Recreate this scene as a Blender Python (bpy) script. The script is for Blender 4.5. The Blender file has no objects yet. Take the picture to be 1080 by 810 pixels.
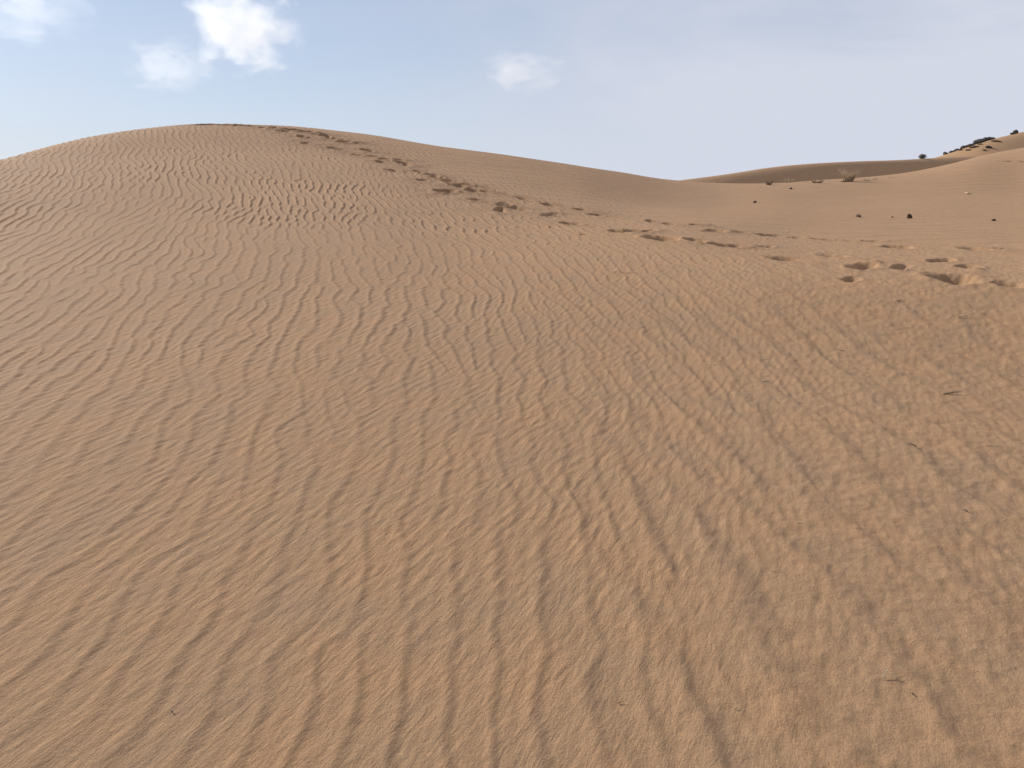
import bpy, bmesh, math, random
import numpy as np
from mathutils import Vector, Matrix
R = math.radians
rng = np.random.default_rng(7)
random.seed(11)
scene = bpy.context.scene
col = scene.collection

# ------------------------------------------------------------------ camera
CAM_H, PITCH, F = 1.5, R(-11.0), 874.0            # F: focal length in units of a 1080 wide frame
cam_d = bpy.data.cameras.new('camera')
cam_d.sensor_width = 36.0
cam_d.lens = F / 1080 * 36
cam_d.clip_start, cam_d.clip_end = 0.05, 20000
cam = bpy.data.objects.new('camera', cam_d)
cam.location = (0, 0, CAM_H)
cam.rotation_euler = (R(90) + PITCH, 0, 0)
col.objects.link(cam)
scene.camera = cam

def ray(px, py):
    """sight line of a place in the photograph: azimuth (right of +Y) and tangent of elevation"""
    x, v = px - 540.0, 405.0 - py
    Y = F * math.cos(PITCH) - v * math.sin(PITCH)
    Z = F * math.sin(PITCH) + v * math.cos(PITCH)
    return math.atan2(x, Y), Z / math.hypot(x, Y)

# ------------------------------------------------------------------ numpy helpers
def pchip(xk, yk, x):
    xk = np.asarray(xk, float); yk = np.asarray(yk, float)
    h = np.diff(xk); d = np.diff(yk) / h
    m = np.zeros_like(yk)
    w1 = 2 * h[1:] + h[:-1]; w2 = h[1:] + 2 * h[:-1]
    ok = d[:-1] * d[1:] > 0
    with np.errstate(divide='ignore', invalid='ignore'):
        hm = (w1 + w2) / (w1 / d[:-1] + w2 / d[1:])
    m[1:-1] = np.where(ok, hm, 0)
    m[0], m[-1] = d[0], d[-1]
    i = np.clip(np.searchsorted(xk, x) - 1, 0, len(xk) - 2)
    t = (x - xk[i]) / h[i]
    return ((1 + 2 * t) * (1 - t) ** 2 * yk[i] + t * (1 - t) ** 2 * h[i] * m[i]
            + t * t * (3 - 2 * t) * yk[i + 1] + t * t * (t - 1) * h[i] * m[i + 1])

def blur(a, sigma, axis):
    n = int(sigma * 3)
    k = np.exp(-0.5 * (np.arange(-n, n + 1) / sigma) ** 2); k /= k.sum()
    p = [(0, 0), (0, 0)]; p[axis] = (n, n)
    b = np.pad(a, p, mode='edge')
    N = b.shape[axis]
    fb = np.fft.rfft(b, n=N + 2 * n, axis=axis)
    fk = np.fft.rfft(k, n=N + 2 * n)
    fb *= fk[None, :] if axis == 1 else fk[:, None]
    c = np.fft.irfft(fb, n=N + 2 * n, axis=axis)
    s = [slice(None), slice(None)]; s[axis] = slice(2 * n, 2 * n + a.shape[axis])
    return c[tuple(s)]

def sstep(a, b, x):
    t = np.clip((x - a) / (b - a), 0, 1)
    return t * t * (3 - 2 * t)

def tile_noise(n, cell, beta, seed, lo=0.0, hi=1e9):
    """periodic fractal noise; wavelengths kept between lo and hi metres"""
    g = np.random.default_rng(seed)
    f = np.fft.fftfreq(n, cell)
    k = np.hypot(f[:, None], f[None, :]); k[0, 0] = 1
    amp = k ** (-beta); amp[0, 0] = 0
    amp *= (k > 1 / hi) * np.exp(-(k * lo) ** 2)
    z = np.fft.ifft2(np.fft.fft2(g.standard_normal((n, n))) * amp).real
    return (z / z.std()).astype(np.float32)

def sample(t, cell, X, Y):
    n = t.shape[0]
    x = (X / cell) % n; y = (Y / cell) % n
    i = np.floor(x).astype(np.int32); j = np.floor(y).astype(np.int32)
    fx = (x - i).astype(np.float32); fy = (y - j).astype(np.float32)
    i %= n; j %= n
    i1 = (i + 1) % n; j1 = (j + 1) % n
    return ((t[i, j] * (1 - fx) + t[i1, j] * fx) * (1 - fy) + (t[i, j1] * (1 - fx) + t[i1, j1] * fx) * fy)

def ripple_tile(n, cell, lam, srad, sang, seed):
    """narrow band noise as a complex wave: crests run along the second axis, with forks and ends"""
    g = np.random.default_rng(seed)
    f = np.fft.fftfreq(n, cell)
    fu, fv = f[:, None], f[None, :]
    k0 = 1 / lam
    amp = np.exp(-0.5 * ((fu - k0) / (srad * k0)) ** 2 - 0.5 * (fv / (sang * k0)) ** 2)
    z = np.fft.ifft2(np.fft.fft2(g.standard_normal((n, n))) * amp)
    return (z / np.sqrt((np.abs(z) ** 2).mean())).astype(np.complex64)

# ------------------------------------------------------------------ the lie of the land
GY, GX = 0.150, -0.030
def slope(th): return GY * math.cos(th) + GX * math.sin(th)

# place in the photograph of the near crest and the ground below it: px, D(row 290), D(row 240), (row, D), crest (row, D)
NEAR = [(-250, 7.0, 9.0, (226, 10.5), (212, 13)),
        (0, 7.3, 9.6, (200, 12.4), (168, 16.5)),
        (50, 7.3, 9.7, (192, 13.0), (153.5, 17.8)),
        (110, 7.3, 9.8, (185, 13.6), (141, 19)),
        (165, 7.3, 9.9, (180, 14.3), (134, 20)),
        (220, 7.3, 9.9, (175, 14.9), (131, 20.6)),
        (300, 7.3, 9.9, (176, 14.8), (133.5, 20.8)),
        (370, 7.2, 9.9, (182, 14.4), (140, 21)),
        (480, 7.1, 9.8, (200, 12.8), (156.5, 20.5)),
        (600, 7.0, 9.8, (208, 13.4), (174.5, 23.2)),
        (660, 7.0, 9.9, (213, 14.4), (183.8, 25.2)),
        (708, 7.0, 10, (216, 15.6), (191.5, 27.5)),
        (760, 7.0, 10.4, (217, 17), (194.5, 29.5)),
        (810, 7.0, 11.2, (215, 18), (194.5, 30.5)),
        (860, 7.1, 12, (213, 20), (191, 31.5)),
        (930, 7.2, 12.6, (211, 22), (186, 34)),
        (985, 7.3, 13.0, (209, 23), (177.5, 37)),
        (1040, 7.4, 13.3, (208, 24), (164, 41)),
        (1080, 7.5, 13.5, (207, 25), (156.5, 44)),
        (1300, 7.5, 13.5, (203, 26), (126, 46))]
# crest of the dune beyond: px, row, D
FARC = [(-250, 260, 60), (300, 245, 58), (600, 216, 57), (660, 200, 58), (690, 192, 59), (712, 188.5, 60), (760, 181.5, 63), (800, 175.5, 67), (860, 169.5, 73),
        (920, 165.8, 81), (975, 163, 90), (1010, 161.3, 95), (1040, 160, 99), (1080, 158, 104), (1300, 152, 120)]
# crest of the rocky hill behind it
HILL = [(-250, 270, 175), (600, 235, 170), (860, 196, 160), (940, 178, 158), (975, 169, 158), (997, 162.3, 158), (1020, 154.5, 160), (1035, 148.6, 161),
        (1048, 144.6, 163), (1062, 141.2, 165), (1080, 137, 168), (1300, 96, 200)]

def knots_from(tab):
    th, D, z = [], [], []
    for px, row, d in tab:
        a, te = ray(px, row)
        th.append(a); D.append(d); z.append(CAM_H + d * te)
    return np.array(th), np.array(D), np.array(z)

KD, KZ, KT = [], [], []
for px, d1, d2, (r3, d3), (rc, dc) in NEAR:
    th, te = ray(px, rc)
    s = slope(th)
    D = [0.0, 1.2, 2.4, 3.8, 5.3]
    Z = [s * d for d in D]
    for row, d in ((290, d1), (240, d2), (r3, d3), (rc, dc)):
        D.append(d); Z.append(CAM_H + d * ray(px, row)[1])
    if px <= 480:                                   # one even, slightly hollow face from the foot to the summit
        zc = Z[-1]; a2 = (zc - s * dc) / (dc - 5.3) ** 2
        for k, d in ((5, 7.3), (6, 9.8), (7, 9.8 + .55 * (dc - 9.8))):
            even = s * d + a2 * (d - 5.3) ** 2 + (.07 if k == 7 else 0)
            m_ = 1 if px < 400 else .6
            zo = np.interp(d, D, Z)
            D[k] = d; Z[k] = even * m_ + zo * (1 - m_)
    KT.append(th); KD.append(D); KZ.append(Z)
# the land out of the picture, to the sides and behind the camera
def plain_col(deg):
    th = R(deg); s = slope(th)
    D = [0.0, 1.2, 2.4, 3.8, 5.3, 7.2, 10, 15, 24]
    return th, D, [2.4 * math.tanh(s * d / 2.4) for d in D]
side = [plain_col(a) for a in (-180, -140, -100, -72)], [plain_col(a) for a in (75, 105, 140, 180)]
KT = np.array([c[0] for c in side[0]] + KT + [c[0] for c in side[1]])
KD = np.array([c[1] for c in side[0]] + KD + [c[1] for c in side[1]])
KZ = np.array([c[2] for c in side[0]] + KZ + [c[2] for c in side[1]])

def extend(tab):
    th, D, z = knots_from(tab)
    th = np.concatenate([[-math.pi, R(-80)], th, [R(80), math.pi]])
    D = np.concatenate([[D[0]] * 2, D, [D[-1]] * 2])
    z = np.concatenate([[0.5, 0.5], z, [3.0, 0.5]])
    return th, D, z
FT, FD, FZ = extend(FARC)
HT, HD, HZ = extend(HILL)

# one polar sheet: fine in front of the camera, coarse behind it
dense = np.arange(R(-41), R(41), 0.0009)
th_g = np.concatenate([np.linspace(-math.pi, R(-41), 90, endpoint=False), dense, np.linspace(R(41), math.pi, 90)])
SPLIT1, SPLIT2 = 50.0, 132.0
rows = [np.array([0.02, 0.12, 0.25, 0.4, 0.55]), np.exp(np.arange(math.log(0.7), math.log(1.3), 0.006)),
        np.exp(np.arange(math.log(1.3), math.log(42), 0.0028)), np.exp(np.arange(math.log(42), math.log(210), 0.007)),
        np.exp(np.arange(math.log(210), math.log(6000), 0.05))]
r_g = np.concatenate(rows)
NT, NR = len(th_g), len(r_g)
Z = np.zeros((NT, NR))
nk = KD.shape[1]
kd = np.array([pchip(KT, KD[:, i], th_g) for i in range(nk)])
kz = np.array([pchip(KT, KZ[:, i], th_g) for i in range(nk)])
fd, fz = pchip(FT, FD, th_g), pchip(FT, FZ, th_g)
hd, hz = pchip(HT, HD, th_g), pchip(HT, HZ, th_g)
for i in range(NT):
    dc, zc = kd[-1, i], kz[-1, i]
    D = list(kd[:, i]) + [dc + 2.2, dc + 6, SPLIT1, fd[i] - 7.5, fd[i] - 4, fd[i] - 1.2, fd[i], fd[i] + 4, SPLIT2, hd[i] - 14, hd[i], hd[i] + 12, 300, 700, 2500, 6000]
    zz = list(kz[:, i]) + [zc - 0.12, zc - 1.5, min(zc - 2.6, fz[i] - 4), fz[i] - 3.2, fz[i] - 1.6, fz[i] - 0.4, fz[i], fz[i] - 0.5, min(fz[i], hz[i]) - 5,
                           hz[i] - 5.2, hz[i], hz[i] - 3, 1.0, 0, -3, -8]
    Z[i] = pchip(D, zz, r_g)
Zb = blur(blur(Z, 14, 1), 13, 0)
w = sstep(60, 50, r_g)[None, :]                      # the far part keeps its own crispness
Z = Zb * w + blur(blur(Z, 1.5, 1), 12, 0) * (1 - w)
TH, RR = np.meshgrid(th_g, r_g, indexing='ij')
X = RR * np.sin(TH); Y = RR * np.cos(TH)

def ground_at(th, r, A):
    i = np.clip(np.searchsorted(th_g, th) - 1, 0, NT - 2); j = np.clip(np.searchsorted(r_g, r) - 1, 0, NR - 2)
    a = (th - th_g[i]) / (th_g[i + 1] - th_g[i]); b = (r - r_g[j]) / (r_g[j + 1] - r_g[j])
    return (A[i, j] * (1 - b) + A[i, j + 1] * b) * (1 - a) + (A[i + 1, j] * (1 - b) + A[i + 1, j + 1] * b) * a

def hit(px, py, A, rmin=0.8, rmax=60):
    """where the sight line of that place meets the land"""
    th, te = ray(px, py)
    i = min(max(int(np.searchsorted(th_g, th)) - 1, 0), NT - 2)
    f = (th - th_g[i]) / (th_g[i + 1] - th_g[i])
    prof = A[i] * (1 - f) + A[i + 1] * f
    m = (r_g > rmin) & (r_g < rmax)
    e = (prof - CAM_H) / r_g
    k = np.where(m & (e >= te))[0]
    j = k[0] if len(k) else np.where(m)[0][np.argmax(e[m])]
    r = r_g[j]
    return r * math.sin(th), r * math.cos(th), prof[j], r

# low swells
sw = tile_noise(512, 0.12, 2.0, 3, lo=0.9, hi=14)
Z += 0.008 * sample(sw, 0.12, X, Y) * sstep(1.0, 4, RR) * sstep(48, 40, RR)
und = tile_noise(512, 1.0, 2.0, 5, lo=6, hi=120)
Z += 0.10 * sample(und, 1.0, X, Y) * sstep(50, 64, RR) * sstep(140, 120, RR)
big = tile_noise(512, 8.0, 2.2, 6, lo=30, hi=900)
Z += 3.0 * sample(big, 8.0, X, Y) * sstep(260, 520, RR)

# ------------------------------------------------------------------ footprints of the trail
PRINTS = [(1010, 294.5, 1.0), (911, 281, .95), (830, 273.5, .9), (880, 270.5, .8), (768, 259.5, .85), (808, 260, .6), (838, 250.8, .75), (752, 244, .7),
          (778, 245, .7), (812, 248.5, .7), (867, 253, .7), (897, 254, .6), (917, 254.5, .7), (945, 260.5, .8), (1031, 263, .9), (992, 275, .7), (1024, 282, .7),
          (897, 294.5, .45), (1066, 263, .7), (1066, 302, .8), (952, 282, .6),
          (469, 202, 1.15), (499, 201, 1.1), (503, 211, .9), (462, 188, .9), (493, 195, .9), (513, 202, .9), (532, 216, .9), (529, 222.5, .8), (546, 220, .9),
          (553, 209.8, .7), (579, 216, .8), (612, 221, .8), (579, 226.7, .8), (603, 236, .9), (630, 226.7, .8), (651, 243.5, .8), (668, 244.5, .8), (689, 234, .8),
          (707, 236.4, .8), (701, 252.5, 1.1), (733, 255, .8), (736, 237.6, .7), (754, 243, .6), (616, 247.4, .3), (686, 244, .6),
          (475, 192, 1.0), (456, 185.5, 1.0), (440, 181, .9), (431, 174.5, 1.0), (415, 180, .9), (402, 171, 1.0), (387, 159, 1.0), (368, 149, 1.0), (343, 143.5, 1.0),
          (298, 138.5, 1.0), (276, 134.5, .9), (355, 157, .9), (377, 163.5, .9), (317, 144.6, .9), (330, 139.5, 1.0), (394, 165, .9), (420, 168, .9), (445, 190, .8),
          (250, 132.6, 1.1), (212, 131.5, .9), (322, 151, .8), (262, 133, 1.3), (286, 135, 1.3), (310, 137.5, 1.3), (236, 131.8, 1.2), (224, 131.4, 1.0), (323, 139, 1.2), (350, 146, 1.1), (362, 150, 1.1), (406, 168, 1.0), (425, 172, 1.0), (448, 184, 1.0), (483, 196, 1.0)]
pts = []
for px, py, s in PRINTS:
    x, y, z, r = hit(px, py, Z, 2, 40)
    pts.append((x, y, s, r))
P = np.array(pts)
# the middle of the trail, for headings and trodden ground
order = np.argsort(np.arctan2(P[:, 0], P[:, 1]))
zn = tile_noise(1024, 0.02, 1.3, 21, lo=0.05, hi=1.2)
dent = np.zeros_like(Z); trod = np.zeros_like(Z)
for n, (x, y, s, r) in enumerate(P):
    near = P[np.argsort(np.hypot(P[:, 0] - x, P[:, 1] - y))[1:6], :2] - (x, y)
    u_, s_, vt = np.linalg.svd(near)
    h = vt[0] if vt[0][0] * 1 + vt[0][1] * -0.6 > 0 else -vt[0]    # down the trail, to the right
    ang = math.atan2(h[1], h[0]) + random.uniform(-.35, .35)
    ca, sa = math.cos(ang), math.sin(ang)
    s = s * (.86 - .14 * float(sstep(9, 13, r)))
    la, lb, dp = 0.225 * s * random.uniform(.8, 1.25), 0.15 * s * random.uniform(.85, 1.15), 0.105 * min(s, 1.1) * random.uniform(.8, 1.2)
    ti = slice(*np.searchsorted(th_g, [math.atan2(x, y) - 1.1 / r, math.atan2(x, y) + 1.1 / r]))
    ri = slice(*np.searchsorted(r_g, [r - 1.1, r + 1.1]))
    xx = X[ti, ri] - x; yy = Y[ti, ri] - y
    nn = sample(zn, 0.02, X[ti, ri] + n, Y[ti, ri])
    a = xx * ca + yy * sa + 0.018 * nn; b = -xx * sa + yy * ca + 0.014 * sample(zn, 0.02, X[ti, ri], Y[ti, ri] + 5 + n)
    q = np.sqrt((a / la) ** 2 + (b / lb) ** 2)
    pit = -dp * (1 - sstep(0.55 - .3 * float(sstep(8, 12, r)), 1.12, q)) * (1 - 0.45 * sstep(-0.2, 1.0, a / la))        # deepest at the heel end, steep walled
    rim = 0.07 * dp * np.exp(-((q - 1.32) / .26) ** 2) * (1 + 0.6 * nn)
    a2 = (a - 1.55 * la) / (0.8 * la); b2 = b / (0.95 * lb)
    mound = 0.13 * dp * np.exp(-(a2 ** 2 + b2 ** 2)) * (1 + 0.35 * nn)                    # sand thrown forward
    dent[ti, ri] += pit + rim + mound
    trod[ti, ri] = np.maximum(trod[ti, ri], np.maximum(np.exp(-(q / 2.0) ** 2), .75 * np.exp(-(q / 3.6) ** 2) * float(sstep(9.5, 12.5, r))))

# ------------------------------------------------------------------ wind ripples
def wave(tile, cell, psi, Xw, Yw, bend=0.0):
    c, s = math.cos(psi), math.sin(psi)
    # crests lie along azimuth psi, turning left up the slope
    U = Xw * c - Yw * s + bend * (np.clip(Yw, 0, 26) ** 2) / 2 - .55 * bend * Xw * np.clip(Yw, 0, 20); V = Xw * s + Yw * c
    return sample(tile, cell, U, V)
def profile(A, sharp):
    m = np.abs(A); ph = np.angle(A)
    return np.sin(ph - sharp * np.sin(ph + 0.5)) * (m / (m + 0.18)) * .87
def rip(lam, tile, cell, psi, Xw, Yw, sharp, bend=0.0):
    return profile(wave(tile, cell, psi, Xw, Yw, bend), sharp), None
near = r_g < SPLIT1
j1 = int(near.sum())
Xn, Yn, Rn, Tn = X[:, :j1], Y[:, :j1], RR[:, :j1], TH[:, :j1]
wn = tile_noise(512, 0.08, 2.2, 31, lo=0.5, hi=9); wn2 = tile_noise(512, 0.08, 2.2, 32, lo=0.5, hi=9)
wf = tile_noise(512, 0.03, 1.6, 33, lo=0.1, hi=1.2)
warp = 0.055 * sample(wn, .08, Xn, Yn) + 0.0125 * sample(wf, .03, Xn, Yn)
warp2 = 0.07 * sample(wn2, .08, Xn, Yn)
def ripn(lam, sang, n, cell, seed):
    return wave(ripple_tile(n, cell, lam, .15, sang, seed), cell, R(-1), Xn + warp, Yn + warp2, .020)
fa = ripn(.142, .14, 2048, .0110, 41); fb = ripn(.112, .13, 2048, .0100, 45); fc = ripn(.104, .14, 2048, .0095, 46)
wob = 1.3 * sample(wn, .08, Yn, Xn)
ka = sstep(4.4, 3.2, Rn + .35 * wob); kc = sstep(8.2, 10.2, Rn + wob)
f1 = profile(fa * ka + fb * (1 - ka) * (1 - kc) + fc * kc, .92)     # blended as waves, so crests fork where the sizes meet
t2 = ripple_tile(1024, 0.02, 0.27, 0.22, 0.17, 42)
f2, m2 = rip(.27, t2, .02, R(-9), Xn + warp, Yn + warp2, 0.75)
t3 = ripple_tile(1024, 0.008, 0.055, 0.32, 0.26, 43)
f3, m3 = rip(.055, t3, .008, R(19), Xn + warp * .4, Yn + warp2 * .4, 0.4)
patch = sample(tile_noise(512, 0.06, 1.8, 51, lo=0.3, hi=5), .06, Xn, Yn)
right = sstep(R(4), R(27), Tn + 0.05 * patch)               # ripples fade to the right, where the sand is clumped
trail_r = np.interp(th_g, P[order, 0] * 0 + np.arctan2(P[order, 0], P[order, 1]), blur(P[order, 3][None, :], 4, 1)[0])[:, None]
beyond = sstep(0.5, 2.5, Rn - trail_r) * sstep(R(-9), R(-2), Tn)
sand_patch = 0.82 + 0.18 * np.tanh(patch * 1.2)
amp1 = (0.0041 * ka + .0049 * (1 - ka) * (1 - kc) + .0084 * kc) * (1 - 0.68 * right) * (1 - 0.66 * beyond) * sand_patch * (0.85 + 0.30 * sstep(3, 10, Rn) - .10 * sstep(15, 18, Rn))
amp2 = 0.0068 * sstep(R(-3), R(16), Tn) * (1 - beyond) * sstep(9, 4, Rn)
amp3 = 0.0012 * sstep(1.5, 3, Rn) * (1 - 0.4 * right) * (1 - beyond)
clump = sample(tile_noise(1024, 0.01, 1.2, 52, lo=0.03, hi=0.35), .01, Xn, Yn)
keep = 1 - 0.92 * trod[:, :j1]
fade = sstep(0.6, 1.2, Rn)
det = (amp1 * f1 + amp2 * f2 + amp3 * f3) * keep + 0.0013 * clump * (0.35 + 0.9 * right) * (1 - .5 * beyond)
# faint low steps along the flat ground past the trail
t4 = ripple_tile(512, 0.05, 0.45, 0.4, 0.18, 44)
f4, m4 = rip(.45, t4, .05, R(78), Xn, Yn, 0.3)
det += 0.0055 * f4 * beyond * keep
churn = sample(zn, .02, Xn, Yn)
det += 0.010 * trod[:, :j1] * churn * (0.4 + 0.6 * sstep(9, 13, Rn))
Z[:, :j1] += det * fade
Z += dent
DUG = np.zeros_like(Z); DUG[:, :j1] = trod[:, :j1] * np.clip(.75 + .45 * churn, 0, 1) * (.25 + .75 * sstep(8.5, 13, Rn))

# ------------------------------------------------------------------ object helpers
def tag(o, label=None, cat=None, group=None, kind=None):
    if label: o['label'] = label
    if cat: o['category'] = cat
    if group: o['group'] = group
    if kind: o['kind'] = kind
    return o
def mesh_obj(name, verts, faces, m, parent=None, smooth=True):
    me = bpy.data.meshes.new(name)
    me.from_pydata([tuple(v) for v in verts], [], faces)
    me.materials.append(m)
    if smooth: me.polygons.foreach_set('use_smooth', [True] * len(me.polygons))
    me.update()
    o = bpy.data.objects.new(name, me); col.objects.link(o)
    if parent: o.parent = parent
    return o
def empty(name, loc):
    o = bpy.data.objects.new(name, None); o.empty_display_size = .2; o.location = loc; col.objects.link(o); return o

def sheet(name, j0, j1, m, label, cat):
    V = np.stack([X[:, j0:j1 + 1], Y[:, j0:j1 + 1], Z[:, j0:j1 + 1]], -1)
    nt, nr = V.shape[:2]
    idx = np.arange(nt * nr).reshape(nt, nr)
    a = idx[:-1, :-1]; q = np.stack([a, idx[:-1, 1:], idx[1:, 1:], idx[1:, :-1]], -1).reshape(-1, 4)[:, ::-1]
    # orientation: azimuth grows clockwise, so wind the quad the other way to face up
    q = q[:, ::-1]
    nf = len(q)
    me = bpy.data.meshes.new(name)
    me.vertices.add(nt * nr); me.vertices.foreach_set('co', V.reshape(-1).astype(np.float32))
    me.loops.add(nf * 4); me.loops.foreach_set('vertex_index', q.reshape(-1).astype(np.int32))
    me.polygons.add(nf); me.polygons.foreach_set('loop_start', np.arange(0, nf * 4, 4, dtype=np.int32))
    me.polygons.foreach_set('use_smooth', np.ones(nf, dtype=bool))
    me.materials.append(m)
    at = me.attributes.new('dug', 'FLOAT', 'POINT'); at.data.foreach_set('value', np.clip(DUG[:, j0:j1 + 1], 0, 1).reshape(-1).astype(np.float32))
    me.update(calc_edges=True)
    o = bpy.data.objects.new(name, me); col.objects.link(o)
    if me.polygons[nf // 2].normal.z < 0: me.flip_normals()
    return tag(o, label, cat, kind='structure')

# ------------------------------------------------------------------ materials
def new_mat(name):
    m = bpy.data.materials.new(name); m.use_nodes = True
    nt = m.node_tree; b = nt.nodes['Principled BSDF']
    return m, nt, b
def N(nt, t, **kw):
    n = nt.nodes.new(t)
    for k, v in kw.items(): setattr(n, k, v)
    return n
def noise(nt, vec, scale, detail=3, rough=.55, dist=0):
    n = N(nt, 'ShaderNodeTexNoise'); n.inputs['Scale'].default_value = scale
    n.inputs['Detail'].default_value = detail; n.inputs['Roughness'].default_value = rough; n.inputs['Distortion'].default_value = dist
    nt.links.new(vec, n.inputs['Vector']); return n.outputs['Fac']
def ramp(nt, fac, stops):
    n = N(nt, 'ShaderNodeValToRGB'); e = n.color_ramp.elements
    while len(e) < len(stops): e.new(.5)
    for k, (p, c) in zip(e, stops): k.position = p; k.color = (*c, 1)
    nt.links.new(fac, n.inputs[0]); return n.outputs[0]
def mix(nt, fac, a, b, mode='MIX'):
    n = N(nt, 'ShaderNodeMix', data_type='RGBA', blend_type=mode)
    for s, v in ((0, fac), (6, a), (7, b)):
        if isinstance(v, (int, float)): n.inputs[s].default_value = v
        elif isinstance(v, tuple): n.inputs[s].default_value = (*v, 1)
        else: nt.links.new(v, n.inputs[s])
    return n.outputs[2]
def mth(nt, op, a, b=0.0, clamp=False):
    n = N(nt, 'ShaderNodeMath', operation=op, use_clamp=clamp)
    for s, v in ((0, a), (1, b)):
        if isinstance(v, (int, float)): n.inputs[s].default_value = v
        else: nt.links.new(v, n.inputs[s])
    return n.outputs[0]

def sand_mat(name, near=True):
    m, nt, b = new_mat(name)
    co = N(nt, 'ShaderNodeTexCoord').outputs['Object']
    c = ramp(nt, noise(nt, co, .55, 5, .6, .4), [(.30, (.352, .214, .119)), (.52, (.368, .222, .121)), (.72, (.388, .227, .120))])
    c = mix(nt, .55, c, ramp(nt, noise(nt, co, 3.2, 4, .6), [(.35, (.344, .215, .123)), (.65, (.398, .228, .119))]))
    if near:
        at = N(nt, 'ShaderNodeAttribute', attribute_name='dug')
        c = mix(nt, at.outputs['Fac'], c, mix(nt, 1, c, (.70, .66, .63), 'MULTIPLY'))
        g = ramp(nt, noise(nt, co, 420, 2, .7), [(.30, (.66, .66, .68)), (.5, (1, 1, 1)), (.72, (1.28, 1.25, 1.2))])
        c = mix(nt, .8, c, g, 'MULTIPLY')
        g2 = ramp(nt, noise(nt, co, 70, 3, .65), [(.3, (.86, .86, .87)), (.7, (1.12, 1.11, 1.10))])
        c = mix(nt, .6, c, g2, 'MULTIPLY')
        mp = N(nt, 'ShaderNodeMapping', vector_type='TEXTURE')
        mp.inputs['Rotation'].default_value = (0, 0, R(-25)); mp.inputs['Scale'].default_value = (1, 4.2, 1)
        nt.links.new(co, mp.inputs[0])
        st = noise(nt, mp.outputs[0], 34, 3, .6, .25)
        iso = noise(nt, co, 17, 4, .62, .4)
        sx = N(nt, 'ShaderNodeSeparateXYZ'); nt.links.new(co, sx.inputs[0])
        side_ = mth(nt, 'ADD', mth(nt, 'SUBTRACT', sx.outputs[0], mth(nt, 'MULTIPLY', sx.outputs[1], .12)), mth(nt, 'MULTIPLY', noise(nt, co, .9, 3), .8))
        mr = N(nt, 'ShaderNodeMapRange', interpolation_type='SMOOTHSTEP'); nt.links.new(side_, mr.inputs[0])
        mr.inputs[1].default_value = .2; mr.inputs[2].default_value = 1.5; mr.inputs[3].default_value = 0; mr.inputs[4].default_value = .75
        mx = N(nt, 'ShaderNodeMix'); nt.links.new(mr.outputs[0], mx.inputs[0]); nt.links.new(st, mx.inputs[2]); nt.links.new(iso, mx.inputs[3]); st = mx.outputs[0]
        fine = noise(nt, co, 130, 4, .7)
        grit = noise(nt, co, 600, 2, .6)
        h = mth(nt, 'ADD', mth(nt, 'MULTIPLY', st, .0088), mth(nt, 'ADD', mth(nt, 'MULTIPLY', fine, .0030), mth(nt, 'MULTIPLY', grit, .0010)))
    else:
        h = mth(nt, 'MULTIPLY', noise(nt, co, 5, 5, .6), .04)
    bp = N(nt, 'ShaderNodeBump'); bp.inputs['Strength'].default_value = 1; bp.inputs['Distance'].default_value = 1
    nt.links.new(h, bp.inputs['Height']); nt.links.new(bp.outputs[0], b.inputs['Normal'])
    nt.links.new(c, b.inputs['Base Color'])
    b.inputs['Roughness'].default_value = .92; b.inputs['Specular IOR Level'].default_value = .18
    return m
M_sand = sand_mat('sand')
M_sand_far = sand_mat('far_sand', False)

def simple_mat(name, stops, scale, rough=.85, bump=.02):
    m, nt, b = new_mat(name)
    co = N(nt, 'ShaderNodeTexCoord').outputs['Object']
    f = noise(nt, co, scale, 5, .65)
    nt.links.new(ramp(nt, f, stops), b.inputs['Base Color'])
    bp = N(nt, 'ShaderNodeBump'); bp.inputs['Distance'].default_value = bump
    nt.links.new(noise(nt, co, scale * 3, 5, .7), bp.inputs['Height']); nt.links.new(bp.outputs[0], b.inputs['Normal'])
    b.inputs['Roughness'].default_value = rough; b.inputs['Specular IOR Level'].default_value = .25
    return m
M_rock = simple_mat('dark_rock', [(.3, (.045, .042, .042)), (.55, (.085, .075, .068)), (.75, (.16, .13, .10))], 1.2, .9, .12)
M_brown = simple_mat('brown_rock', [(.3, (.10, .075, .055)), (.55, (.17, .125, .09)), (.75, (.26, .19, .13))], 1.2, .9, .12)
M_stone = simple_mat('brown_stone', [(.3, (.06, .034, .022)), (.6, (.11, .062, .038)), (.8, (.18, .11, .07))], 30, .85, .01)
M_twig = simple_mat('grey_twig', [(.3, (.09, .062, .042)), (.7, (.22, .155, .10))], 60, .9, .002)
M_straw = simple_mat('dry_straw', [(.3, (.42, .31, .20)), (.7, (.62, .49, .34))], 40, .8, .002)
M_grass = simple_mat('dry_grass', [(.3, (.33, .24, .15)), (.7, (.55, .42, .28))], 20, .85, .002)
M_brush = simple_mat('dead_brush', [(.3, (.16, .112, .072)), (.7, (.32, .23, .15))], 20, .85, .002)
M_leaf = simple_mat('shrub_leaf', [(.3, (.09, .09, .072)), (.7, (.20, .19, .15))], 8, .85, .01)

jA = int((r_g < SPLIT1).sum()) - 1
jB = int((r_g < SPLIT2).sum()) - 1
sheet('sand_dune', 0, jA, M_sand, 'rippled brown sand dune in the foreground with a trail of footprints', 'dune')
sheet('far_dune', jA, jB, M_sand_far, 'smooth darker sand dune beyond the saddle on the right', 'dune')
sheet('desert_hill', jB, NR - 1, M_sand_far, 'sandy hill with dark rocks on its crest, far right', 'hill')

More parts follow.
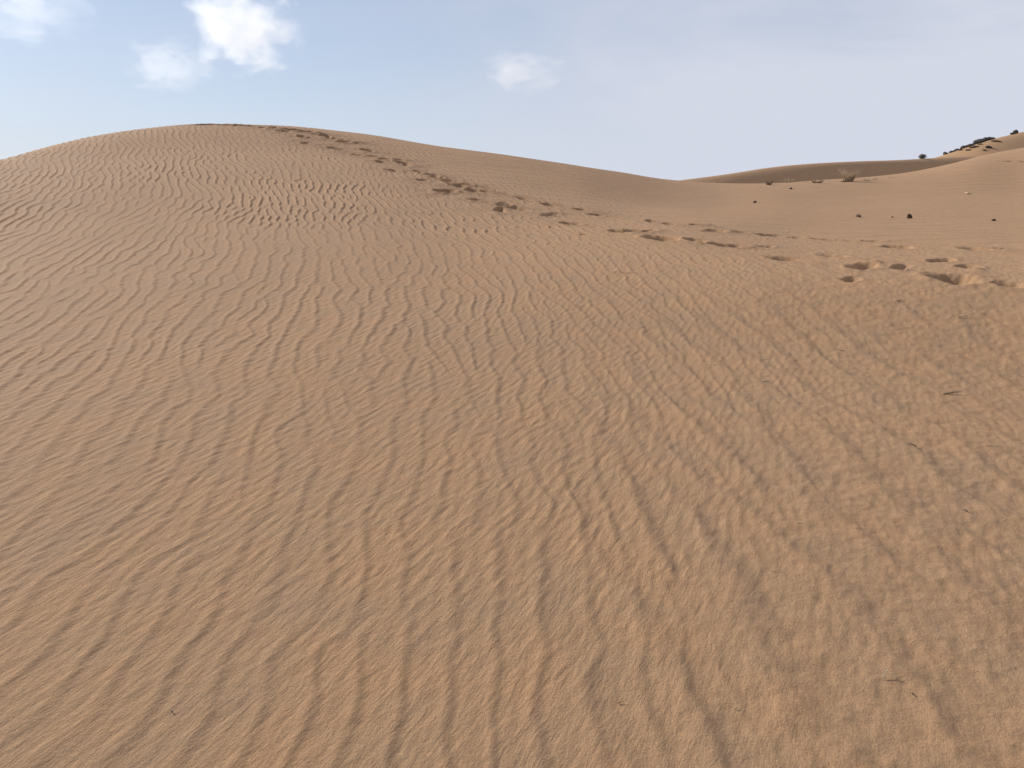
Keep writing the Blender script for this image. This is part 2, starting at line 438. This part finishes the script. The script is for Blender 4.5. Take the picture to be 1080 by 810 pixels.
# ------------------------------------------------------------------ stones and rocks
def rock_mesh(name, size, seed, m, cuts=9, sub=3):
    g = random.Random(seed)
    bm = bmesh.new(); bmesh.ops.create_icosphere(bm, subdivisions=sub, radius=1)
    planes = []
    for _ in range(cuts):
        n = Vector((g.gauss(0, 1), g.gauss(0, 1), g.gauss(0, .8))).normalized()
        planes.append((n, g.uniform(.55, .85)))
    for v in bm.verts:
        for n, d in planes:
            k = v.co.dot(n) - d
            if k > 0: v.co -= n * k * .93
        v.co *= 1 + g.uniform(-.025, .025)
        v.co = Vector((v.co.x * size[0], v.co.y * size[1], v.co.z * size[2]))
    me = bpy.data.meshes.new(name); bm.to_mesh(me); bm.free(); me.materials.append(m)
    return me
def place(name, me, loc, rz, label, cat, group=None):
    o = bpy.data.objects.new(name, me); o.location = loc; o.rotation_euler = (random.uniform(-.2, .2), random.uniform(-.2, .2), rz)
    col.objects.link(o); return tag(o, label, cat, group)

def px_size(px, r): return px * r / F
def stone(px, py, w, h, label, seed, m=None, group='small dark stones lying on the flat sand'):
    x, y, z, r = hit(px, py, Z, 3, 60)
    a = px_size(w, r) / 2 / .95; c = px_size(h, r) / 2 / .9
    me = rock_mesh('stone', (a, a * .8, c), seed, m or M_stone)
    place('stone', me, (x, y, z + c * .45), random.uniform(0, 6), label, 'stone', group)
stone(905.5, 229, 6.5, 3.2, 'flat dark brown stone left of the rounder stone on the flat sand', 1)
stone(958.5, 230.5, 7, 5.5, 'rounded reddish brown stone, tallest of the stones on the flat sand', 2)
stone(1048, 233, 5, 2.6, 'small brown stone nearest the right edge on the flat sand', 3)
stone(796, 214, 5.5, 2.6, 'small dark stone below the dry bush at the saddle', 4)
stone(941, 229.5, 2.2, 1.8, 'tiny pebble just left of the rounded stone', 5)
stone(834, 199.5, 4, 1.8, 'small dark stone below the dry grass clumps at the saddle edge', 6)
stone(1020, 204.5, 6, 1.6, 'flat pale brown stone on the slope under the right ridge', 7, M_straw)

# dark outcrop on the hill crest
def hill_rock(px, py, w, h, label, seed, group=None, lift=.4, rmin=134, m=None):
    x, y, z, r = hit(px, py, Z, rmin, 205)
    a = px_size(w, r) / 2 / .8; c = px_size(h, r) / 2 / .75
    me = rock_mesh('rock', (a, a * .9, c), seed, m or M_rock)
    place('rock', me, (x, y, z + c * lift), random.uniform(-.4, .4), label, 'rock', group)
GR = 'dark rocks in a line along the hill crest'
big_line = [(1031.5, 148.5, 9, 4.5), (1036, 147, 8, 4), (1040, 146, 7, 3.5), (1043.5, 145.5, 5, 3)]
hill_rock(1072, 137.5, 4.5, 3.6, 'upper dark rock of the pair high on the hill crest near the right edge', 20)
hill_rock(1067.5, 139.5, 3.6, 2.4, 'lower dark rock of the pair high on the hill crest near the right edge', 21)
hill_rock(1047, 144.2, 4.2, 2.2, 'small grey rock just above the upper end of the dark outcrop', 22)
for k, (a, b, w, h) in enumerate(big_line):
    hill_rock(a, b, w, h, 'big jagged dark rock in the thick upper end of the crest outcrop', 30 + k, GR)
line = [(997.5, 161.6, 4.5, 2.8), (1003, 159, 3.2, 2), (1006.5, 157.3, 3, 1.8), (1010, 156.2, 5, 2), (1014, 155, 3.4, 1.6), (1017.2, 153.8, 5, 2.6), (1020.5, 153, 4, 2),
        (1023.5, 151.8, 5, 2.2), (1026.8, 150.6, 4.6, 2.2)]
for k, (a, b, w, h) in enumerate(line):
    hill_rock(a, b, w, h, 'lowest dark rock of the crest outcrop, where the hill meets the far dune' if k == 0 else 'dark rock in the thin lower part of the crest outcrop', 40 + k, GR)
patchy = [(1013.5, 159.8, 4.5, 1.6), (1005.5, 160.2, 2, 1.2), (1021.5, 158.2, 6, 1.6), (1025, 157, 7, 2), (1029, 155.6, 6, 2), (1033.5, 153.8, 5, 1.9), (1018, 156, 7, 2.0), (1023, 154.5, 7, 2.2)]
for k, (a, b, w, h) in enumerate(patchy):
    hill_rock(a, b, w * .8, h * .7, 'grey brown rock half buried in the sand below the crest outcrop', 60 + k, 'half buried rocks below the crest outcrop', .3, m=M_brown)
hill_rock(1042.5, 158.2, 5, 2.0, 'dark rock standing alone low on the sandy hill below the outcrop', 70)
hill_rock(1038.5, 159.3, 3.4, 1.2, 'thin dark stone beside the lone rock low on the sandy hill', 71)
hill_rock(1050.5, 149.5, 7, 1.1, 'low strip of brown rock on the hill face right of the outcrop', 72, None, .3, m=M_brown)

# ------------------------------------------------------------------ dry plants
def blade(verts, faces, p, d, bend, L, w, seg=5):
    side = d.cross(Vector((0, 0, 1)))
    side = side.normalized() if side.length > 1e-4 else Vector((1, 0, 0))
    b0 = len(verts); q = p.copy(); dd = d.copy()
    for k in range(seg + 1):
        ww = w * (1 - k / seg * .85)
        up = dd.cross(side).normalized()
        for a in (0, 2.1, 4.2): verts.append(q + (side * math.cos(a) + up * math.sin(a)) * ww)
        q = q + dd * (L / seg); dd = (dd + bend / seg).normalized()
    for k in range(seg):
        for a in range(3):
            i = b0 + k * 3; faces.append((i + a, i + (a + 1) % 3, i + 3 + (a + 1) % 3, i + 3 + a))
    faces.append((b0 + seg * 3, b0 + seg * 3 + 1, b0 + seg * 3 + 2))
def tuft(px, py, wpx, hpx, n, m, label, seed, name='grass_tuft', cat='grass tuft', group='dry plants along the saddle edge', rmin=15, thick=.008, spread=1.0):
    g = random.Random(seed)
    x, y, z, r = hit(px, py, Z, rmin, 60)
    H = px_size(hpx, r); W = px_size(wpx, r)
    v, f = [], []
    for _ in range(n):
        a = g.uniform(0, 6.28); q = g.random() ** .6 * W * .28
        p = Vector((q * math.cos(a), q * math.sin(a), -.03))
        d = Vector((math.cos(a) * g.uniform(.1, .8) * spread * W / H * .6, math.sin(a) * g.uniform(.1, .8) * spread * W / H * .6, 1)).normalized()
        blade(v, f, p, d, Vector((math.cos(a) * .5, math.sin(a) * .5, -g.uniform(.1, .9))), H * g.uniform(.55, 1.25), thick * g.uniform(.6, 1.4))
    o = mesh_obj(name, v, f, m)
    o.location = (x, y, z)
    return tag(o, label, cat, group)
tuft(811, 195, 7, 6, 90, M_brush, 'small brown dry bush, leftmost plant on the saddle edge', 1, 'dry_bush', 'bush', thick=.007)
tuft(832, 192.5, 9, 5.5, 60, M_grass, 'pale low grass tuft next to the leftmost dry bush', 2)
tuft(862, 193, 10, 4.5, 120, M_brush, 'low flat brown bush in the middle of the saddle edge', 3, 'dry_bush', 'bush', thick=.008)
tuft(851, 192.6, 9, 2.4, 50, M_grass, 'flattened pale grass left of the low brown bush', 9)
tuft(895, 191.5, 14, 13, 170, M_grass, 'tallest dry grass tuft, pale and spreading, on the saddle edge', 4, thick=.007)
tuft(890, 192, 6, 3, 40, M_twig, 'dark dead stems at the foot of the tallest grass tuft', 10, 'dead_tuft', 'dead tuft')
tuft(914, 190.5, 8, 3.6, 60, M_grass, 'short pale grass tuft right of the tallest tuft', 5)
tuft(921, 189.5, 7, 4, 40, M_straw, 'short straw coloured tuft where the bright ridge begins', 6)
tuft(940, 187.5, 5, 2.4, 30, M_straw, 'small bleached tuft low on the bright ridge', 7)
tuft(860, 197.5, 8, 3.2, 24, M_straw, 'thin pale straws on the sand below the low brown bush', 8, spread=1.6)
tuft(1060, 170, 14, 2.2, 60, M_twig, 'wide low strip of dead brush high on the bright ridge', 11, 'dead_brush', 'brush')
tuft(1078, 171, 8, 2.0, 40, M_twig, 'end of the dead brush touching the right edge', 12, 'dead_brush', 'brush')
tuft(1024, 178.5, 9, 1.5, 40, M_grass, 'faint low grass halfway up the bright ridge', 13)

# shrub on the far dune
sx, sy, sz, sr = hit(973, 161.5, Z, 52, 100)
root = empty('shrub', (sx, sy, sz - .05)); root.scale = (.85, .85, .85)
tag(root, 'grey green rounded shrub alone on the crest of the far dune', 'shrub')
v, f = [], []
g = random.Random(5)
for _ in range(14):
    a = g.uniform(0, 6.28)
    blade(v, f, Vector((0, 0, 0)), Vector((math.cos(a) * .6, math.sin(a) * .6, 1)).normalized(), Vector((0, 0, .3)), g.uniform(.3, .6), .02)
mesh_obj('branches', v, f, M_twig, root)
v, f = [], []
for _ in range(2600):
    u = Vector((g.gauss(0, 1), g.gauss(0, 1), g.gauss(0, 1))).normalized() * g.random() ** .4
    lump = 1 + .28 * math.sin(u.x * 5 + 1) * math.cos(u.y * 4 + u.z * 6)
    c = Vector((u.x * .40 * lump + .03, u.y * .38 * lump, .30 + u.z * .27 * lump))
    if c.z < 0.02: continue
    n = Vector((g.gauss(0, 1), g.gauss(0, 1), g.gauss(0, 1))).normalized(); t = n.orthogonal().normalized(); b = n.cross(t)
    s = g.uniform(.018, .04); k = len(v)
    v += [c - t * s, c + b * s * .5, c + t * s, c - b * s * .5]; f.append((k, k + 1, k + 2, k + 3))
mesh_obj('crown', v, f, M_leaf, root, False)

# twigs and straws lying on the near sand
def twig(px, py, Lpx, deg, m, label, seed, thick=.0035, fork=True, tilt=.25, name='twig', group='twigs and straws on the near sand'):
    g = random.Random(seed)
    x, y, z, r = hit(px, py, Z, 1, 30)
    L = px_size(Lpx, r)
    v, f = [], []
    a = R(deg); d = Vector((math.cos(a), math.sin(a), tilt)).normalized()
    blade(v, f, Vector((-math.cos(a) * L / 2, -math.sin(a) * L / 2, .002)), d, Vector((-math.sin(a) * g.uniform(-.4, .4), math.cos(a) * g.uniform(-.4, .4), -tilt * 1.2)), L, thick, 7)
    if fork:
        for q in range(2):
            a2 = a + g.uniform(-1, 1)
            blade(v, f, Vector((math.cos(a) * L * g.uniform(-.2, .2), math.sin(a) * L * g.uniform(-.2, .2), .004 + tilt * L * .3)), Vector((math.cos(a2), math.sin(a2), tilt)).normalized(),
                  Vector((0, 0, -.1)), L * g.uniform(.25, .5), thick * .6, 4)
    o = mesh_obj(name, v, f, m); o.location = (x, y, z)
    return tag(o, label, name, group)
twig(1006, 416, 22, 8, M_twig, 'longest dark twig on the sand near the right edge', 1, .0045, True, .15)
twig(961, 471, 9, 160, M_twig, 'short dark twig below and left of the longest twig', 2, .0035, False, .5)
twig(1047, 471.5, 13, -4, M_twig, 'thin faint twig below the longest twig, close to the right edge', 3, .002, False, .08)
twig(1017, 541, 6, 170, M_twig, 'tiny upright twig on the right sand below the thin twig', 4, .003, False, .8)
twig(934, 713, 13, 40, M_straw, 'forked pale twig standing out of the sand at the lower right', 5, .0022, True, .7)
twig(961, 733.5, 5, 175, M_twig, 'tiny twig stub just below the forked pale twig', 6, .0025, False, .8)
twig(1067, 704, 5, 60, M_straw, 'bleached straw bit at the lower right edge of the sand', 7, .0015, False, .4)
twig(653, 287, 14, 14, M_straw, 'bent pale straw on the ripples just in front of the trail', 8, .005, True, .3, 'straw')
twig(667, 288.5, 12, -6, M_straw, 'thin pale straw right beside the bent straw', 9, .004, False, .1, 'straw')
twig(607, 322, 12, 20, M_straw, 'small pale straw on the ripples below the bent straw', 10, .004, True, .25, 'straw')
twig(783, 285.5, 5, 100, M_straw, 'short bleached straw sticking up in front of the footprints', 11, .004, False, .8, 'straw')
twig(1016, 336, 9, 10, M_twig, 'little dark twig between the last footprint and the longest twig', 12, .004, False, .3)
twig(810, 403, 10, 12, M_twig, 'short brown twig in the middle of the right slope', 13, .0028, False, .2)
twig(806, 379, 12, 6, M_straw, 'thin straw above the short brown twig on the right slope', 14, .002, False, .1, 'straw')
twig(757, 384, 16, 18, M_straw, 'long faint straw on the right slope', 15, .002, False, .08, 'straw')
twig(655, 743, 7, 10, M_twig, 'small brown twig at the bottom of the sand, right of the middle', 16, .0018, False, .4)
twig(777, 749, 4, 20, M_twig, 'tiny twig at the bottom of the sand left of the dark ripple', 17, .002, False, .7)
twig(181, 753, 4, 160, M_twig, 'tiny dark stub at the bottom left of the sand', 18, .0028, False, .8)
twig(820, 604, 13, 4, M_twig, 'very thin brown twig across the lower right ripples', 19, .0012, False, .1)
twig(843, 552, 7, 10, M_straw, 'faint straw piece above the very thin twig', 20, .0015, False, .2, 'straw')
twig(950, 318, 8, 20, M_twig, 'small brown twig in front of the biggest footprint', 21, .004, False, .2)
twig(886, 371, 7, 170, M_twig, 'dark twig stub high on the clumped right sand', 22, .003, False, .4)

# ------------------------------------------------------------------ light, sky and clouds
SUN_AZ, SUN_EL = R(-53), R(27)                      # azimuth: right of the view direction
sd = Vector((math.sin(SUN_AZ) * math.cos(SUN_EL), math.cos(SUN_AZ) * math.cos(SUN_EL), math.sin(SUN_EL)))
L = bpy.data.lights.new('sun', 'SUN'); L.energy = 5.0; L.angle = R(.6); L.color = (1, .965, .90)
lo = bpy.data.objects.new('sun', L); lo.rotation_euler = (-sd).to_track_quat('-Z', 'Y').to_euler(); lo.location = (-20, 5, 30); col.objects.link(lo)
w = bpy.data.worlds.new('World'); scene.world = w; w.use_nodes = True
nt = w.node_tree; bg = nt.nodes['Background']
sky = N(nt, 'ShaderNodeTexSky', sky_type='NISHITA'); sky.sun_disc = False
sky.sun_elevation = SUN_EL; sky.sun_rotation = SUN_AZ
sky.altitude = 900; sky.air_density = 1.0; sky.dust_density = 0.5; sky.ozone_density = 2.0
co = N(nt, 'ShaderNodeTexCoord').outputs['Generated']
mp = N(nt, 'ShaderNodeMapping'); mp.inputs['Scale'].default_value = (1, 1, 3.2); mp.inputs['Rotation'].default_value = (0, R(18), 0)
nt.links.new(co, mp.inputs[0])
veil = noise(nt, mp.outputs[0], 2.2, 7, .55, .5)
sep = N(nt, 'ShaderNodeSeparateXYZ'); nt.links.new(co, sep.inputs[0])
# thin high cloud, thicker towards the east (right)
mr = N(nt, 'ShaderNodeMapRange', interpolation_type='SMOOTHSTEP'); nt.links.new(sep.outputs[0], mr.inputs[0])
mr.inputs[1].default_value = -.35; mr.inputs[2].default_value = .55; mr.inputs[3].default_value = .36; mr.inputs[4].default_value = 1.0
vf = mth(nt, 'MULTIPLY', mr.outputs[0], mth(nt, 'MULTIPLY_ADD', veil, 1.5), True)
vf.node.inputs[1].links[0].from_node.inputs[2].default_value = .25
mz = N(nt, 'ShaderNodeMapRange', interpolation_type='SMOOTHSTEP'); nt.links.new(sep.outputs[2], mz.inputs[0])
mz.inputs[1].default_value = .0; mz.inputs[2].default_value = .27; mz.inputs[3].default_value = .44; mz.inputs[4].default_value = 0
vf = mth(nt, 'ADD', vf, mz.outputs[0], True)
nt.links.new(mix(nt, vf, sky.outputs[0], (6.05, 6.35, 7.3)), bg.inputs['Color'])
bg.inputs['Strength'].default_value = .104

def cloud(px, py, wpx, hpx, dens, label, seed, dist=2600, thresh=.5, soft=.22):
    th, te = ray(px, py)
    c = Vector((dist * math.sin(th), dist * math.cos(th), CAM_H + dist * te))
    W, H = px_size(wpx, dist) / 2, px_size(hpx, dist) / 2
    bm = bmesh.new(); bmesh.ops.create_icosphere(bm, subdivisions=4, radius=1)
    me = bpy.data.meshes.new('cloud'); bm.to_mesh(me); bm.free()
    o = bpy.data.objects.new('cloud', me); o.location = c; o.scale = (W, W * .8, H); o.rotation_euler = (0, 0, -th); col.objects.link(o)
    m, nt, b = new_mat('cloud_%s' % 'vapour'); nt.nodes.remove(b)
    out = nt.nodes['Material Output']
    co = N(nt, 'ShaderNodeTexCoord').outputs['Object']
    ln = N(nt, 'ShaderNodeVectorMath', operation='LENGTH'); nt.links.new(co, ln.inputs[0])
    off = N(nt, 'ShaderNodeVectorMath', operation='ADD'); nt.links.new(co, off.inputs[0]); off.inputs[1].default_value = (seed * 3.7, seed * 1.9, seed)
    n1 = noise(nt, off.outputs[0], 2.0, 9, .64, .35)
    # density where the billows outgrow the fall-off towards the rim
    e = mth(nt, 'SUBTRACT', mth(nt, 'SUBTRACT', mth(nt, 'MULTIPLY', n1, 2.7), .5), mth(nt, 'MULTIPLY', ln.outputs['Value'], .85))
    mr = N(nt, 'ShaderNodeMapRange', interpolation_type='SMOOTHSTEP'); nt.links.new(e, mr.inputs[0])
    mr.inputs[1].default_value = thresh - soft; mr.inputs[2].default_value = thresh + soft; mr.inputs[4].default_value = dens
    pv = N(nt, 'ShaderNodeVolumePrincipled'); pv.inputs['Color'].default_value = (1, 1, 1, 1); pv.inputs['Anisotropy'].default_value = .45
    nt.links.new(mr.outputs[0], pv.inputs['Density']); nt.links.new(pv.outputs[0], out.inputs['Volume'])
    me.materials.append(m)
    return tag(o, label, 'cloud')
cloud(255, 26, 122, 100, .0055, 'brightest puffy white cloud above the dune summit', 1, thresh=.36, soft=.2)
cloud(178, 68, 96, 56, .0022, 'faint small cloud left of and below the brightest cloud', 2, thresh=.40)
cloud(550, 74, 100, 50, .0030, 'small faint white cloud near the middle of the sky', 3, thresh=.42)
cloud(28, 12, 112, 62, .0018, 'faint wispy cloud in the upper left corner of the sky', 4, thresh=.40)

# ------------------------------------------------------------------ render settings
vs = scene.view_settings
vs.view_transform = 'Standard'; vs.look = 'None'; vs.exposure = 0.06; vs.gamma = 1; vs.use_curve_mapping = False
scene.render.engine = 'CYCLES'
scene.cycles.max_bounces = 14; scene.cycles.diffuse_bounces = 3; scene.cycles.volume_bounces = 12
scene.cycles.use_adaptive_sampling = True
